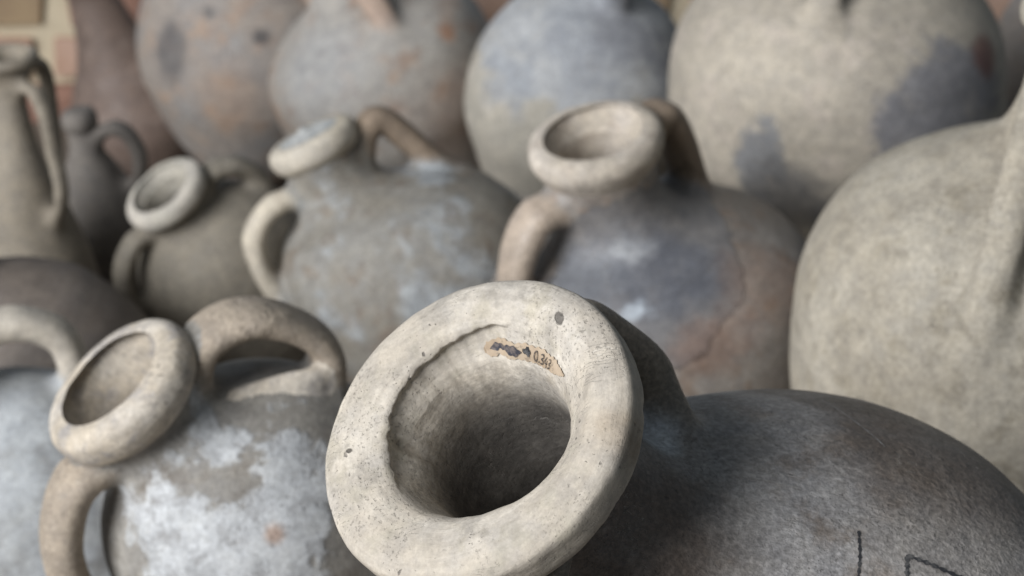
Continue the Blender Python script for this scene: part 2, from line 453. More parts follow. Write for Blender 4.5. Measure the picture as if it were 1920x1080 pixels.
# ------------------------------------------------------------------ clay bodies
CREAM = (0.445, 0.398, 0.332); PALE = (0.495, 0.452, 0.39); GREY = (0.30, 0.28, 0.255); TAN = (0.40, 0.31, 0.22)
BLUE = (0.20, 0.215, 0.25); DARK = (0.085, 0.078, 0.075); PINK = (0.42, 0.30, 0.24); BROWN = (0.24, 0.16, 0.11)

def lip(R, r_in, h, flat=0.0):
    """a rolled rim: from the underside, round the outer edge, over the top, to the throat"""
    return [(R-0.10*h-0.001, -h*1.12), (R-0.01*h, -h*0.80), (R, -h*0.5), (R-0.10*h, -h*0.2), (R-0.38*h, -h*0.03), (R-0.75*h, h*0.0),
            ((R+r_in)/2-0.1*h, -h*0.03-flat), (r_in+0.22*h, -h*0.18-flat), (r_in+0.04*h, -h*0.48)]

# --- the big jar in front
A_OUT = [(0, -.767), (.022, -.755), (.033, -.70), (.08, -.61), (.130, -.49), (.160, -.38), (.170, -.275), (.160, -.210), (.126, -.160),
         (.091, -.130), (.062, -.108), (.051, -.090), (.0455, -.066), (.046, -.045), (.056, -.031)]
A_LIP = [(.0655, -.0262), (.0722, -.0232), (.0755, -.0180), (.0761, -.0095), (.0747, -.0034), (.0702, -.0006), (.0630, .0002), (.0560, -.0003),
         (.0500, -.0016), (.0448, -.0042), (.0412, -.0090)]
A_THR = [(.0388, -.0150), (.0360, -.0260), (.0345, -.040), (.0340, -.060), (.0345, -.085), (.040, -.105), (.06, -.122)]
def a_extra(R, Z, A, row, rng, Z0, prof):
    no, nl = rng
    k = row-(no+nl)                                  # 0 where the lip ends and the throat begins
    depth = np.maximum(-Z0-.009, 0)
    win = lambda a, b, c, d: smooth(math.radians(a), math.radians(b), A)*(1-smooth(math.radians(c), math.radians(d), A))
    n = fbm(np.stack([np.cos(A)*3, np.sin(A)*3, A*0], 1), 4)
    n2 = fbm(np.stack([np.cos(A)*9, np.sin(A)*9, A*0+4], 1), 3)
    inside = (k >= -14)
    # upper right: the mouth opens out in a sloping ledge; left: a sharp folded-over lip
    wf = np.maximum(1-smooth(math.radians(105), math.radians(150), A), smooth(math.radians(270), math.radians(352), A))
    pr, pz = prof
    ks = next(q for q in range(no+nl//2, no+nl) if pr[q] < .063)
    ke = next(q for q in range(no+nl, len(pr)) if pz[q] < -.052)
    alt = catmull([(pr[ks], pz[ks]), (.0575, -.0012), (.0528, -.0042), (.0480, -.0088), (.0436, -.0140), (.0398, -.0210), (.0371, -.0300), (.0354, -.0400), (pr[ke], pz[ke])], .0004)
    sa = np.concatenate([[0], np.cumsum(np.linalg.norm(np.diff(alt, axis=0), axis=1))]); sa /= sa[-1]
    bs = np.stack([pr[ks:ke+1], pz[ks:ke+1]], 1)
    sb = np.concatenate([[0], np.cumsum(np.linalg.norm(np.diff(bs, axis=0), axis=1))]); sb /= sb[-1]
    dR = np.zeros(len(pr)); dZ = np.zeros(len(pr))
    dR[ks:ke+1] = np.interp(sb, sa, alt[:, 0]) - bs[:, 0]; dZ[ks:ke+1] = np.interp(sb, sa, alt[:, 1]) - bs[:, 1]
    R = R + wf*dR[row]; Z = Z + wf*dZ[row]
    # the step of the folded lip above the ledge
    ang = np.degrees(A)
    re_ = np.interp(ang, [60, 80, 105, 130, 155, 180, 215], [.0515, .0512, .0498, .0470, .0444, .0428, .0418]) + .0013*n2 + .0010*n
    ws = win(66, 84, 180, 215)
    st = 1-smooth(-.0004, .0004, R-re_)
    R = R + ws*.0024*st*(k > -40)*np.exp(-depth/.012)
    Z = Z - ws*.0030*(1+.5*n2)*st*(k > -40)*np.exp(-depth/.020)
    Z = Z + ws*.0009*np.exp(-((R-re_-.0022)/.0022)**2)*(k > -44)*(k < 2)
    R = R + .0030*np.exp(-((A-math.radians(170))/.07)**2)*np.exp(-((k+5)/9.0)**2)
    R = R + .0011*n*np.exp(-((k+3)/13.0)**2)
    # worn, knocked outer edge
    o = np.exp(-((k+nl*.72)/12.0)**2)
    R = R - .0009*np.maximum(n2-.1, 0)*o*4*.5
    return R, Z
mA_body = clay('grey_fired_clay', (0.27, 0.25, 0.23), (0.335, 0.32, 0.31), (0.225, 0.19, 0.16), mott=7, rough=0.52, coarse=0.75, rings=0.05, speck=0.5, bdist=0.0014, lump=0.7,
    blobs=[((.044, .040, .664), .013, (.60, .62, .64), .95, .006, .5, (1, 1, 1), .2), ((.0503, .0271, .668), .010, (.55, .57, .58), .9, .006, .5, (1, 1, 1), .2), ((.050, -.030, .690), .040, (.10, .07, .05), .8, .02, .6, (1, 1, 1), 0),  # first two: neck highlight painted in; third: brown, with the rim's shadow put in
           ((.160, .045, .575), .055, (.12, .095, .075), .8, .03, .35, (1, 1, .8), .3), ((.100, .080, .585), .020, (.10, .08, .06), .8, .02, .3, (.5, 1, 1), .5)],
    
               grain=0.5, spec=0.5, seed=1.0, tint=(0.20, 0.165, 0.125))
mA_rim = clay('cream_slip_rim_clay', CREAM, PALE, (0.42, 0.38, 0.31), mott=16, rough=0.78, rings=0.55, pits=0.7, speck=0.42, stain=0.40, gc=.5, seed=2.0,
              blobs=[((.0445, .0406, .7676), .0015, (.08, .07, .06), .9, .005, .3, (1, .7, 1), -1.5), ((-.0603, .0017, .7666), .0015, (.07, .06, .05), .95, .002, .25, (.7, 1, 1), -1.5),
                     ((.066, -.02, .757), .012, (.24, .18, .12), .7, .008, .5, (1, 1, 1), 0)])
mA_throat = clay('shaded_throat_clay', CREAM, PALE, (0.44, 0.39, 0.32), mott=16, rough=0.8, rings=0.5, pits=0.6, seed=2.0, zmix=(.715, .748, (0.12, 0.108, 0.094)))  # darker downwards: the throat's depth shade is put into the colour
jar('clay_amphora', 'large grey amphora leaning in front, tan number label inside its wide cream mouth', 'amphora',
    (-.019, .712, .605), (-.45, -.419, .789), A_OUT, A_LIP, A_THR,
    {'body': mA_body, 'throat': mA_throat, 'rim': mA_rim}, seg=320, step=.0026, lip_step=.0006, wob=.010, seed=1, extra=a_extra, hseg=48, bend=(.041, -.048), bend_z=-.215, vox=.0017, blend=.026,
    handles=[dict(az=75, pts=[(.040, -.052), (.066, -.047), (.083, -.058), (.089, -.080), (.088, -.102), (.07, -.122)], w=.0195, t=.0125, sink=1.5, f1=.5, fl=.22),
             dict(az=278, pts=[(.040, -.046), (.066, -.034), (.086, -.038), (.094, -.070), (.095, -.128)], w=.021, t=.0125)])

# --- white-crusted jar on the left
B_OUT = [(0, -.555), (.02, -.55), (.035, -.49), (.07, -.36), (.098, -.24), (.106, -.175), (.098, -.115), (.075, -.078), (.050, -.058), (.039, -.044), (.036, -.036), (.041, -.031)]
mB_body = clay('lime_crusted_clay', (0.23, 0.215, 0.19), (0.29, 0.275, 0.25), (0.185, 0.165, 0.14), mott=8, lime=(0.545, 0.63), lime_scale=15, lime_col=(0.475, 0.485, 0.49), rough=0.72, seed=4.0,
    boost=[((.040, -.066, .462), .085, .14, (1, .8, 1)), ((-.012, -.070, .470), .055, .10, (1, 1, 1))],
    blobs=[((.0553, -.0759, .4505), .006, (.40, .26, .18), .7, .008, .6, (1, 1, 1), 0)], tint=(0.31, 0.26, 0.205))
mB_rim = clay('pale_rim_clay', (0.47, 0.41, 0.33), (0.54, 0.49, 0.42), (0.36, 0.33, 0.30), mott=18, rough=0.8, pits=0.8, seed=5.0)
jar('clay_jar', 'jar with round cream mouth and flaky white crust, left of the big amphora', 'jar', (-.246, 1.012, .450), (-.554, -.185, .811),
    B_OUT, lip(.0525, .0400, .0215), [(.0378, -.018), (.033, -.034), (.030, -.055), (.031, -.085), (.045, -.11)],
    {'body': mB_body, 'rim': mB_rim}, seg=220, step=.003, lip_step=.0012, seed=2, hseg=40, vox=.0022,
    handles=[dict(az=215, pts=[(.030, -.040), (.058, -.034), (.090, -.052), (.110, -.085), (.112, -.125), (.100, -.165)], w=.019, t=.0125, ridge=.03, f1=.3),
             dict(az=28, pts=[(.030, -.040), (.055, -.025), (.084, -.033), (.102, -.060), (.106, -.087), (.093, -.112)], w=.023, t=.010),
             dict(name='lit_strip_ridge', xyz=[(.090, .025, .462), (.080, .0185, .4775), (.064, .0135, .4885), (.049, .004, .4975)], across=(.45, .05, .89), w=.011, t=.0085, taper=(1.0, .35), mat=mB_rim)])  # ridge added in pale clay for the lit strip of the shoulder

# --- jar at the far left edge, only shoulder and handle
L_OUT = [(0, -.405), (.02, -.40), (.04, -.385), (.08, -.32), (.102, -.24), (.105, -.18), (.092, -.115), (.065, -.075), (.042, -.055), (.034, -.04), (.036, -.025)]
mL = clay('bluish_limewashed_clay', (0.36, 0.37, 0.37), (0.47, 0.49, 0.50), (0.28, 0.28, 0.275), mott=9, rough=0.75, seed=7.0, tint=(0.43, 0.39, 0.33))
jar('clay_jar', 'bluish white jar at the left edge with pale arched handle', 'jar', (-.445, 1.21, .345), (-.506, -.12, .85),
    L_OUT, lip(.045, .028, .017), [(.0275, -.016), (.027, -.03), (.028, -.045), (.04, -.064)],
    {'body': mL}, seg=140, seed=3,
    handles=[dict(az=20, pts=[(.028, -.036), (.055, -.020), (.082, -.028), (.100, -.060), (.098, -.11)], w=.017, t=.012),
             dict(az=200, pts=[(.028, -.036), (.055, -.020), (.082, -.028), (.100, -.060), (.098, -.11)], w=.017, t=.012)])

# --- small shadowed jar, centre left
C_OUT = [(0, -.381), (.02, -.376), (.035, -.33), (.062, -.22), (.078, -.15), (.080, -.11), (.070, -.07), (.050, -.046), (.032, -.036), (.026, -.029), (.0265, -.019)]
mC = clay('olive_grey_clay', (0.225, 0.20, 0.16), (0.275, 0.245, 0.20), mott=7, rough=0.75, seed=8.0)
mC_rim = clay('pale_grey_rim_clay', (0.44, 0.41, 0.35), (0.50, 0.46, 0.40), mott=14, rough=0.8, seed=8.5)
jar('clay_jar', 'small olive grey jar with open round mouth, in shade between jugs and plugged jar', 'jar', (-.310, 1.543, .330), (-.435, -.272, .858),
    C_OUT, lip(.0395, .026, .015), [(.0245, -.012), (.0235, -.022), (.024, -.034), (.035, -.05)],
    {'body': mC, 'rim': mC_rim}, seg=120, seed=4,
    handles=[dict(az=215, pts=[(.022, -.028), (.048, -.026), (.072, -.040), (.086, -.07), (.088, -.105), (.076, -.135)], w=.0125, t=.0085),
             dict(az=35, pts=[(.022, -.028), (.044, -.022), (.064, -.034), (.074, -.06), (.076, -.09)], w=.014, t=.009)])

# --- plugged jar
D_OUT = [(0, -.433), (.02, -.43), (.04, -.40), (.075, -.30), (.104, -.225), (.114, -.168), (.106, -.118), (.078, -.082), (.046, -.064), (.036, -.050), (.033, -.036), (.034, -.024)]
mD = clay('mottled_lime_clay', (0.235, 0.215, 0.18), (0.275, 0.262, 0.235), (0.205, 0.17, 0.135), mott=11, lime=(0.47, 0.62), lime_scale=13, lime_col=(0.40, 0.42, 0.43), rough=0.75, seed=9.0, tint=(0.24, 0.185, 0.135))
mD_lit = clay('mottled_lime_clay_lit_handle', (0.195, 0.18, 0.155), (0.235, 0.23, 0.215), (0.18, 0.15, 0.12), mott=11, lime=(0.47, 0.62), lime_scale=13, lime_col=(0.40, 0.42, 0.43), rough=0.75, seed=9.0, tint=(0.46, 0.41, 0.33))  # lit and shaded handle tones: pale tint here, dark tint in the one above
mD_rim = clay('buff_rim_clay', (0.48, 0.42, 0.32), (0.54, 0.49, 0.41), mott=14, rough=0.8, seed=9.5)
mPlug = clay('grey_plaster', (0.40, 0.41, 0.40), (0.50, 0.50, 0.48), (0.28, 0.29, 0.30), mott=30, rough=0.85, seed=10.0)
D = jar('clay_jar', 'mottled jar with its mouth sealed by a grey plaster plug and two looped handles', 'jar', (-.176, 1.528, .388), (-.43, .103, .897),
    D_OUT, lip(.041, .031, .018), [(.0305, -.016), (.029, -.03), (.029, -.05), (.04, -.07)],
    {'body': mD, 'rim': mD_rim}, seg=150, seed=5, hseg=32, bend=(.028, 0), bend_z=-.15,
    handles=[dict(az=200, pts=[(.026, -.046), (.054, -.040), (.084, -.054), (.102, -.085), (.112, -.125), (.1, -.175)], w=.0130, t=.0095, mat=mD_lit),
             dict(az=20, pts=[(.026, -.044), (.044, -.024), (.060, -.019), (.073, -.042), (.080, -.080), (.09, -.116)], w=.016, t=.012)])

# --- blue-grey jar in the middle
E_OUT = [(0, -.482), (.025, -.477), (.045, -.43), (.09, -.33), (.128, -.25), (.138, -.19), (.127, -.138), (.091, -.103), (.057, -.083), (.0445, -.067), (.041, -.048), (.043, -.030)]
mE = clay('blue_grey_slipped_clay', (0.24, 0.207, 0.178), (0.29, 0.265, 0.24), (0.25, 0.195, 0.155), mott=12, rough=0.50, spec=0.5, seed=11.0,
    blobs=[((.020, -.080, .392), .076, (.175, .168, .165), .97, .034, .012, (1, .5, 1.45), 3.0), ((.030, -.075, .397), .043, (.12, .125, .142), .95, .022, .35, (.72, 1, 1.2), 0),
           ((-.030, -.060, .400), .026, (.15, .157, .172), .9, .02, .4, (.8, 1, 1), 0), ((.012, -.099, .3805), .010, (.5, .55, .6), .75, .022, .4, (.5, 1, 1.3), .3),  # last, pale blob: a sky reflection painted on
           ((.014, -.055, .411), .014, (.42, .43, .44), .6, .03, .5, (.7, 1, 1), 0), ((.113, -.060, .362), .032, (.25, .165, .12), .5, .04, .5, (1, 1, 1), 0), ((.070, -.113, .349), .030, (.21, .13, .095), .6, .04, .4, (.7, 1, 1.6), 0)], tint=(0.36, 0.295, 0.235))  # first, pale blob: a second painted sky reflection
mE_shaded = clay('blue_grey_slipped_clay_shaded_handle', (0.24, 0.207, 0.178), (0.29, 0.265, 0.24), (0.25, 0.195, 0.155), mott=12, rough=0.50, spec=0.5, seed=11.0,  # right handle's shade put into the tint; the left keeps a lit tone
    blobs=[((.020, -.080, .392), .076, (.175, .168, .165), .97, .034, .012, (1, .5, 1.45), 3.0), ((.030, -.075, .397), .043, (.12, .125, .142), .95, .022, .35, (.72, 1, 1.2), 0),
           ((-.030, -.060, .400), .026, (.15, .157, .172), .9, .02, .4, (.8, 1, 1), 0), ((.012, -.099, .3805), .010, (.5, .55, .6), .75, .022, .4, (.5, 1, 1.3), .3),  # last blob repeats the painted sky reflection
           ((.014, -.055, .411), .014, (.42, .43, .44), .6, .03, .5, (.7, 1, 1), 0), ((.113, -.060, .362), .032, (.25, .165, .12), .5, .04, .5, (1, 1, 1), 0), ((.070, -.113, .349), .030, (.21, .13, .095), .6, .04, .4, (.7, 1, 1.6), 0)], tint=(0.24, 0.185, 0.135))  # first blob repeats the second painted reflection
mE_rim = clay('pale_pinkish_rim_clay', (0.50, 0.44, 0.36), (0.56, 0.50, 0.43), (0.42, 0.36, 0.30), mott=20, rough=0.78, seed=11.5)
jar('clay_jar', 'jar with open cream mouth and blue grey shoulder patch flaking to reddish clay', 'jar', (.061, 1.342, .470), (-.22, -.119, .968),
    E_OUT, lip(.0520, .0372, .0185), [(.0325, -.020), (.032, -.036), (.033, -.06), (.036, -.09), (.05, -.115)],
    {'body': mE, 'rim': mE_rim}, seg=180, step=.0035, lip_step=.0015, seed=6, hseg=32, bend=(.014, 0), bend_z=-.16,
    handles=[dict(az=208, pts=[(.034, -.050), (.060, -.046), (.083, -.066), (.104, -.105), (.130, -.155)], w=.018, t=.012),
             dict(az=42, pts=[(.034, -.046), (.054, -.024), (.068, -.022), (.078, -.046), (.086, -.10)], w=.018, t=.012, mat=mE_shaded)])

# --- big cream jar at the right
F_OUT = [(0, -.702), (.035, -.697), (.055, -.65), (.085, -.56), (.130, -.46), (.164, -.37), (.176, -.29), (.171, -.222), (.143, -.168), (.103, -.138), (.066, -.119), (.040, -.104), (.029, -.082), (.025, -.055), (.028, -.022)]
mF = clay('greenish_cream_clay', (0.43, 0.39, 0.32), (0.36, 0.32, 0.255), (0.31, 0.275, 0.215), mott=10, mott_hi=(.38, .68), rough=0.75, speck=.6, stain=.15, seed=12.0)
jar('clay_jar', 'big plain greenish cream round jar at the right edge with long vertical handle', 'jar', (.364, 1.190, .631), (.03, .03, .999),
    F_OUT, lip(.036, .022, .020), [(.0215, -.016), (.019, -.03), (.018, -.05), (.02, -.075), (.03, -.10)],
    {'body': mF}, seg=180, seed=7, wob=.006, size=.9, hseg=32,
    handles=[dict(az=244, pts=[(.020, -.050), (.046, -.052), (.080, -.080), (.118, -.122), (.152, -.172), (.165, -.235)], w=.016, t=.011),
             dict(az=64, pts=[(.020, -.050), (.046, -.052), (.080, -.080), (.118, -.122), (.152, -.172), (.165, -.235)], w=.016, t=.011)])

# --- back row, left to right
def closed_jar(label, rim, axis, rb, zb, L, rn, R, mats, handles, seed, zs=None, cat='jar', size=1.0):
    zs = zs or -.085
    out = [(0, -L), (rb*.2, -L+.003), (rb*.36, -L+.02), (rb*.62, (zb-rb*.82)*.8-L*.2), (rb*.83, zb-rb*.58), (rb*.965, zb-rb*.28), (rb, zb), (rb*.93, zb+rb*.40),
           (rb*.66, zs-.018), (rn*1.6, zs+.008), (rn*1.08, zs+.028), (rn, zs+.045), (rn*1.03, -.022)]
    return jar('clay_jar', label, cat, rim, axis, out, lip(R, rn*.85, .017), [(rn*.83, -.016), (rn*.8, -.03), (rn*.8, -.05), (rn*1.1, -.08)],
               mats, seg=120, step=.005, seed=seed, handles=handles, wob=.009, size=size)
def two_handles(a0, rn, rs, z_end, peak=.02, w=.015, t=.010, mat=None, z0=-.04):
    hs = []
    for a in (a0, a0+180):
        d = dict(az=a, pts=[(rn-.006, z0), (rn+peak, z0+.006), (rn+peak*1.9, z0-.015), ((rn+rs)/2+peak*.8, (z0+z_end)/2+.012), (rs, z_end)], w=w, t=t, sink=1.6)
        if mat: d['mat'] = mat
        hs.append(d)
    return hs
mG = clay('pinkish_grey_clay', (0.33, 0.29, 0.255), (0.30, 0.295, 0.29), (0.38, 0.285, 0.22), mott=8, rough=0.78, pits=0.9, seed=13.0,
    blobs=[((-.083, -.103, .215), .030, (.13, .125, .125), .85, .025, .4, (1.4, 1, .8), 0), ((-.043, -.123, .280), .011, (.10, .095, .095), .9, .008, .4, (1, 1, 1), 0),
           ((.024, -.1325, .258), .010, (.10, .095, .095), .9, .008, .4, (1, 1, 1), 0), ((-.007, -.120, .185), .045, (.38, .28, .215), .55, .03, .6, (1, 1, 1), 0)])
closed_jar('pinkish grey jar with dark spots in the back row behind the small open jar', (-.300, 2.249, .43), (.09, -.03, .99), .143, -.235, .43, .026, .042, {'body': mG}, two_handles(100, .026, .10, -.14), 8)
mH = clay('smooth_grey_pink_clay', (0.36, 0.33, 0.295), (0.40, 0.375, 0.34), (0.37, 0.28, 0.22), mott=6, rough=0.7, seed=14.0,
    blobs=[((-.040, -.0987, .335), .055, (.385, .385, .38), .7, .03, .5, (1, 1, 1), 0), ((.064, -.100, .215), .055, (.32, .225, .175), .6, .04, .6, (1, 1, 1), 0),
           ((.099, -.074, .303), .011, (.42, .23, .14), .85, .006, .5, (1, 1, 1), 0)], tint=(0.45, 0.34, 0.27))
closed_jar('grey pink jar leaning left in the back row with a pinkish sloping handle', (-.222, 2.037, .408), (-.42, -.004, .908), .132, -.19, .449, .024, .038, {'body': mH},
           two_handles(300, .024, .110, -.160, peak=.03), 9)
mI = clay('grey_topped_cream_clay', (0.47, 0.43, 0.36), (0.42, 0.39, 0.33), (0.50, 0.46, 0.40), mott=8, rough=0.75, seed=15.0,
    blobs=[((-.02, -.07, .415), .122, (.41, .42, .43), .92, .085, .06, (.62, .62, 1.1), 0), ((-.01, -.09, .385), .055, (.30, .315, .34), .75, .10, .3, (.6, 1, 1), 0), ((.055, -.08, .382), .035, (.22, .225, .245), .75, .07, .4, (.7, 1, 1), 0), ((-.08, -.08, .312), .03, (.30, .32, .35), .7, .06, .4, (1, 1, 1), 0)])
closed_jar('round jar with grey top and cream belly in the middle of the back row', (.102, 1.889, .472), (.15, -.007, .989), .122, -.205, .477, .028, .044, {'body': mI}, two_handles(285, .028, .062, -.088), 10)
mJ = clay('cream_clay_with_soot', (0.47, 0.42, 0.345), (0.42, 0.375, 0.31), (0.50, 0.44, 0.37), mott=7, rough=0.75, seed=16.0,
    blobs=[((0.08, -0.14, 0.4126), .068, (.20, .20, .215), .9, .075, .16, (1, .6, 1), 0), ((-0.095, -0.137, 0.3826), .026, (.25, .255, .265), .9, .06, .3, (1, 1, .8), 0),
           ((-0.07, -0.1445, 0.3456), .040, (.18, .175, .17), .85, .06, .35, (.8, 1, 1), 0), ((0.01, -0.15, 0.3426), .03, (.22, .21, .20), .7, .03, .4, (.6, 1, 1), 0), ((0.125, -0.09, 0.4626), .02, (.20, .10, .08), .8, .02, .4, (1, 1, 1), 0)])
closed_jar('largest round cream jar of the back row with dark grey soot patches', (.291, 1.677, .579), (-.05, -.002, 1.0), .168, -.226, .6226, .030, .046, {'body': mJ}, two_handles(255, .03, .142, -.135, w=.018), 11, size=.93)
closed_jar('grey jar mostly hidden behind the largest cream jar at the right edge', (.650, 2.029, .45), (0, 0, 1), .11, -.19, .45, .022, .036, {'body': mG}, two_handles(200, .022, .06, -.11), 12)

# --- jugs at the far left
K_OUT = [(0, -.415), (.02, -.412), (.04, -.39), (.058, -.33), (.066, -.265), (.060, -.21), (.044, -.16), (.026, -.11), (.0175, -.075), (.0155, -.045), (.018, -.024), (.024, -.013)]
mK = clay('greenish_buff_clay', (0.24, 0.207, 0.16), (0.28, 0.245, 0.195), mott=6, rough=0.72, seed=17.0)
jar('clay_jug', 'slender buff jug with flared mouth and long strap handle at the left edge', 'jug', (-.460, 1.644, .418), (0, .043, .999), K_OUT,
    lip(.030, .018, .009), [(.0165, -.012), (.012, -.03), (.012, -.06), (.02, -.1), (.03, -.13)], {'body': mK}, seg=110, seed=13,
    handles=[dict(az=325, pts=[(.013, -.034), (.030, -.028), (.044, -.045), (.051, -.085), (.056, -.125), (.048, -.165)], w=.008, t=.006),
             dict(az=65, pts=[(.014, -.034), (.034, -.020), (.050, -.030), (.056, -.08), (.054, -.125), (.047, -.165)], w=.008, t=.006)])
M_OUT = [(0, -.307), (.02, -.304), (.036, -.27), (.050, -.2), (.053, -.15), (.046, -.105), (.030, -.07), (.019, -.048), (.0155, -.034), (.0155, -.024)]
mM = clay('dull_grey_clay', (0.165, 0.148, 0.13), (0.20, 0.18, 0.16), mott=8, rough=0.75, seed=18.0)
jar('clay_jug', 'small dull grey jug with narrow mouth, behind the slender buff jug', 'jug', (-.433, 1.779, .306), (-.102, .011, .995), M_OUT,
    lip(.0185, .012, .020), [(.0115, -.016), (.011, -.03), (.012, -.045), (.02, -.065)], {'body': mM}, seg=100, seed=14,
    handles=[dict(az=-8, pts=[(.012, -.034), (.028, -.022), (.044, -.026), (.055, -.055), (.050, -.10)], w=.010, t=.0075)])
N_OUT = [(0, -.462), (.03, -.46), (.06, -.44), (.083, -.40), (.085, -.37), (.070, -.33), (.049, -.29), (.035, -.24), (.027, -.19), (.023, -.14), (.021, -.08), (.023, -.022)]
mN = clay('reddish_brown_clay', (0.19, 0.14, 0.115), (0.16, 0.12, 0.10), (0.24, 0.185, 0.155), mott=7, rough=0.62, seed=19.0)
jar('clay_jar', 'tall reddish brown jar with a long narrowing neck in front of the brick wall', 'jar', (-.578, 2.30, .447), (-.252, .002, .968), N_OUT,
    lip(.033, .020, .015), [(.019, -.016), (.015, -.05), (.018, -.1), (.04, -.15)], {'body': mN}, seg=100, seed=15)
O_OUT = [(0, -.50), (.02, -.495), (.035, -.45), (.06, -.32), (.080, -.21), (.084, -.15), (.074, -.10), (.05, -.065), (.032, -.048), (.026, -.036), (.028, -.022)]
mO = clay('dark_brown_clay', (0.15, 0.125, 0.105), (0.18, 0.155, 0.135), mott=8, rough=0.7, seed=20.0)
jar('clay_jar', 'dark brown bare jar shoulder below the slender buff jug at the left edge', 'jar', (-.475, 1.40, .345), (-.60, -.049, .80), O_OUT,
    lip(.036, .024, .014), [(.0235, -.016), (.022, -.03), (.022, -.045), (.03, -.064)], {'body': mO}, seg=100, seed=16)

# ------------------------------------------------------------------ plaster plug in the mouth of the plugged jar
def plug(parent, L, r0):
    seg, rows = 64, 14
    V, F = [], []
    for i in range(rows+1):
        t = i/rows
        for j in range(seg):
            a = 2*math.pi*j/seg
            V.append((r0*t*math.cos(a), r0*t*math.sin(a), 0.004*(1-t**3)))
    V = np.array(V); n = fbm(V*70+3, 3)
    V[:, 2] += 0.0022*n + 0.005*np.exp(-((V[:, 0]+0.004)**2+(V[:, 1]-0.006)**2)/0.00002) - 0.001
    for k in range(2):                                    # a skirt down inside the throat
        for j in range(seg):
            V = np.vstack([V, [V[rows*seg+j][0], V[rows*seg+j][1], -0.006*(k+1)]])
    for i in range(rows+2):
        for j in range(seg):
            j2 = (j+1) % seg
            F.append((i*seg+j, (i+1)*seg+j, (i+1)*seg+j2, i*seg+j2))
    V[:, 2] += L - 0.0015
    return mesh_obj('plug', V, F, mPlug, parent)
plug(D, .433, .0345)

# ------------------------------------------------------------------ ground and wall
def plain(name, col, col2, scale, rough=0.9, dist=0.003):
    N = NT(name); n = N.noise(scale, 6, 0.6)
    N.set(N.b.inputs['Base Color'], N.mix(N.mr(n, 0.35, 0.65), col, col2)); N.b.inputs['Roughness'].default_value = rough
    N.set(N.b.inputs['Normal'], N.bump(N.noise(scale*9, 4, 0.6), 0.6, dist)); return N.m
mfloor = plain('dusty_earth', (0.14, 0.115, 0.09), (0.19, 0.155, 0.12), 6)
g = mesh_obj('floor', [(-2, -1.2, 0), (2, -1.2, 0), (2, 2.9, 0), (-2, 2.9, 0)], [(0, 1, 2, 3)], mfloor, smooth_=False); g['kind'] = 'structure'
mmortar = plain('cream_mortar', (0.62, 0.53, 0.38), (0.52, 0.44, 0.31), 25)
mplaster = plain('pale_blue_plaster', (0.42, 0.47, 0.54), (0.48, 0.52, 0.57), 5)
brick_mats = [plain('orange_brick_%s' % w, c, c2, 18) for w, c, c2 in
              (('pink', (0.44, 0.28, 0.20), (0.50, 0.34, 0.26)), ('ochre', (0.36, 0.26, 0.155), (0.31, 0.22, 0.135)), ('red', (0.34, 0.19, 0.135), (0.28, 0.155, 0.115)))]
def box(x0, x1, y0, y1, z0, z1, bev=0.0, jit=None):
    V = np.array([(x, y, z) for z in (z0, z1) for y in (y0, y1) for x in (x0, x1)], float)
    if jit is not None: V += jit.normal(size=V.shape)*0.004
    return V, [(0, 2, 3, 1), (4, 5, 7, 6), (0, 1, 5, 4), (1, 3, 7, 5), (3, 2, 6, 7), (2, 0, 4, 6)]
WY = 2.46
wall = bpy.data.objects.new('brick_wall', None); COL.objects.link(wall); wall.location = (0, WY, 0)
wall['label'] = 'low orange brick wall with cream mortar behind the back row of jars'; wall['category'] = 'wall'
V, F = box(-1.3, 1.3, .012, .12, -.02, .205); mesh_obj('mortar', V, F, mmortar, wall, False)
V, F = box(-1.3, 1.3, .03, .12, .206, .75); mesh_obj('plaster', V, F, mplaster, wall, False)
rs = np.random.RandomState(5); rnd = random.Random(3)
for row in range(3):
    x = -1.3 - (0.0, .11, .05)[row]
    while x < 1.28:
        w = rnd.uniform(.13, .19)
        V, F = box(max(x, -1.295), min(x+w, 1.295), 0, .05, .004+row*.068, .004+row*.068+.052, jit=rs)
        mesh_obj('brick', V, F, brick_mats[rnd.choice((0, 0, 1, 2))], wall, False)
        x += w + rnd.uniform(.022, .036)

# ------------------------------------------------------------------ number label and ink marks on the big amphora
from mathutils.bvhtree import BVHTree
def bvh_of(parts):
    vs, fs, o = [], [], 0
    for p in parts:
        me = p.data
        vs += [v.co.copy() for v in me.vertices]; fs += [[i+o for i in f.vertices] for f in me.polygons]; o += len(me.vertices)
    return BVHTree.FromPolygons(vs, fs)
JA = JARS['clay_amphora']
inner_tree = bvh_of([JA['parts']['rim'], JA['parts']['throat']])
skin_tree = bvh_of([JA['parts']['body']])
LAB_AZ = [(91, .7510, .0007), (88, .7511, .0025), (78, .7520, .0033), (66, .7528, .0036), (54, .7534, .0036), (43, .7540, .0034), (34, .7548, .0028), (28, .7556, .0014), (24, .7562, .0005)]
VA = JA['V'].reshape(JA['n'], JA['seg'], 3)
R0, R1 = JA['no']+JA['nl']-38, JA['no']+JA['nl']+22
ZA = np.minimum.accumulate(VA[R0:R1, :, 2], axis=0)
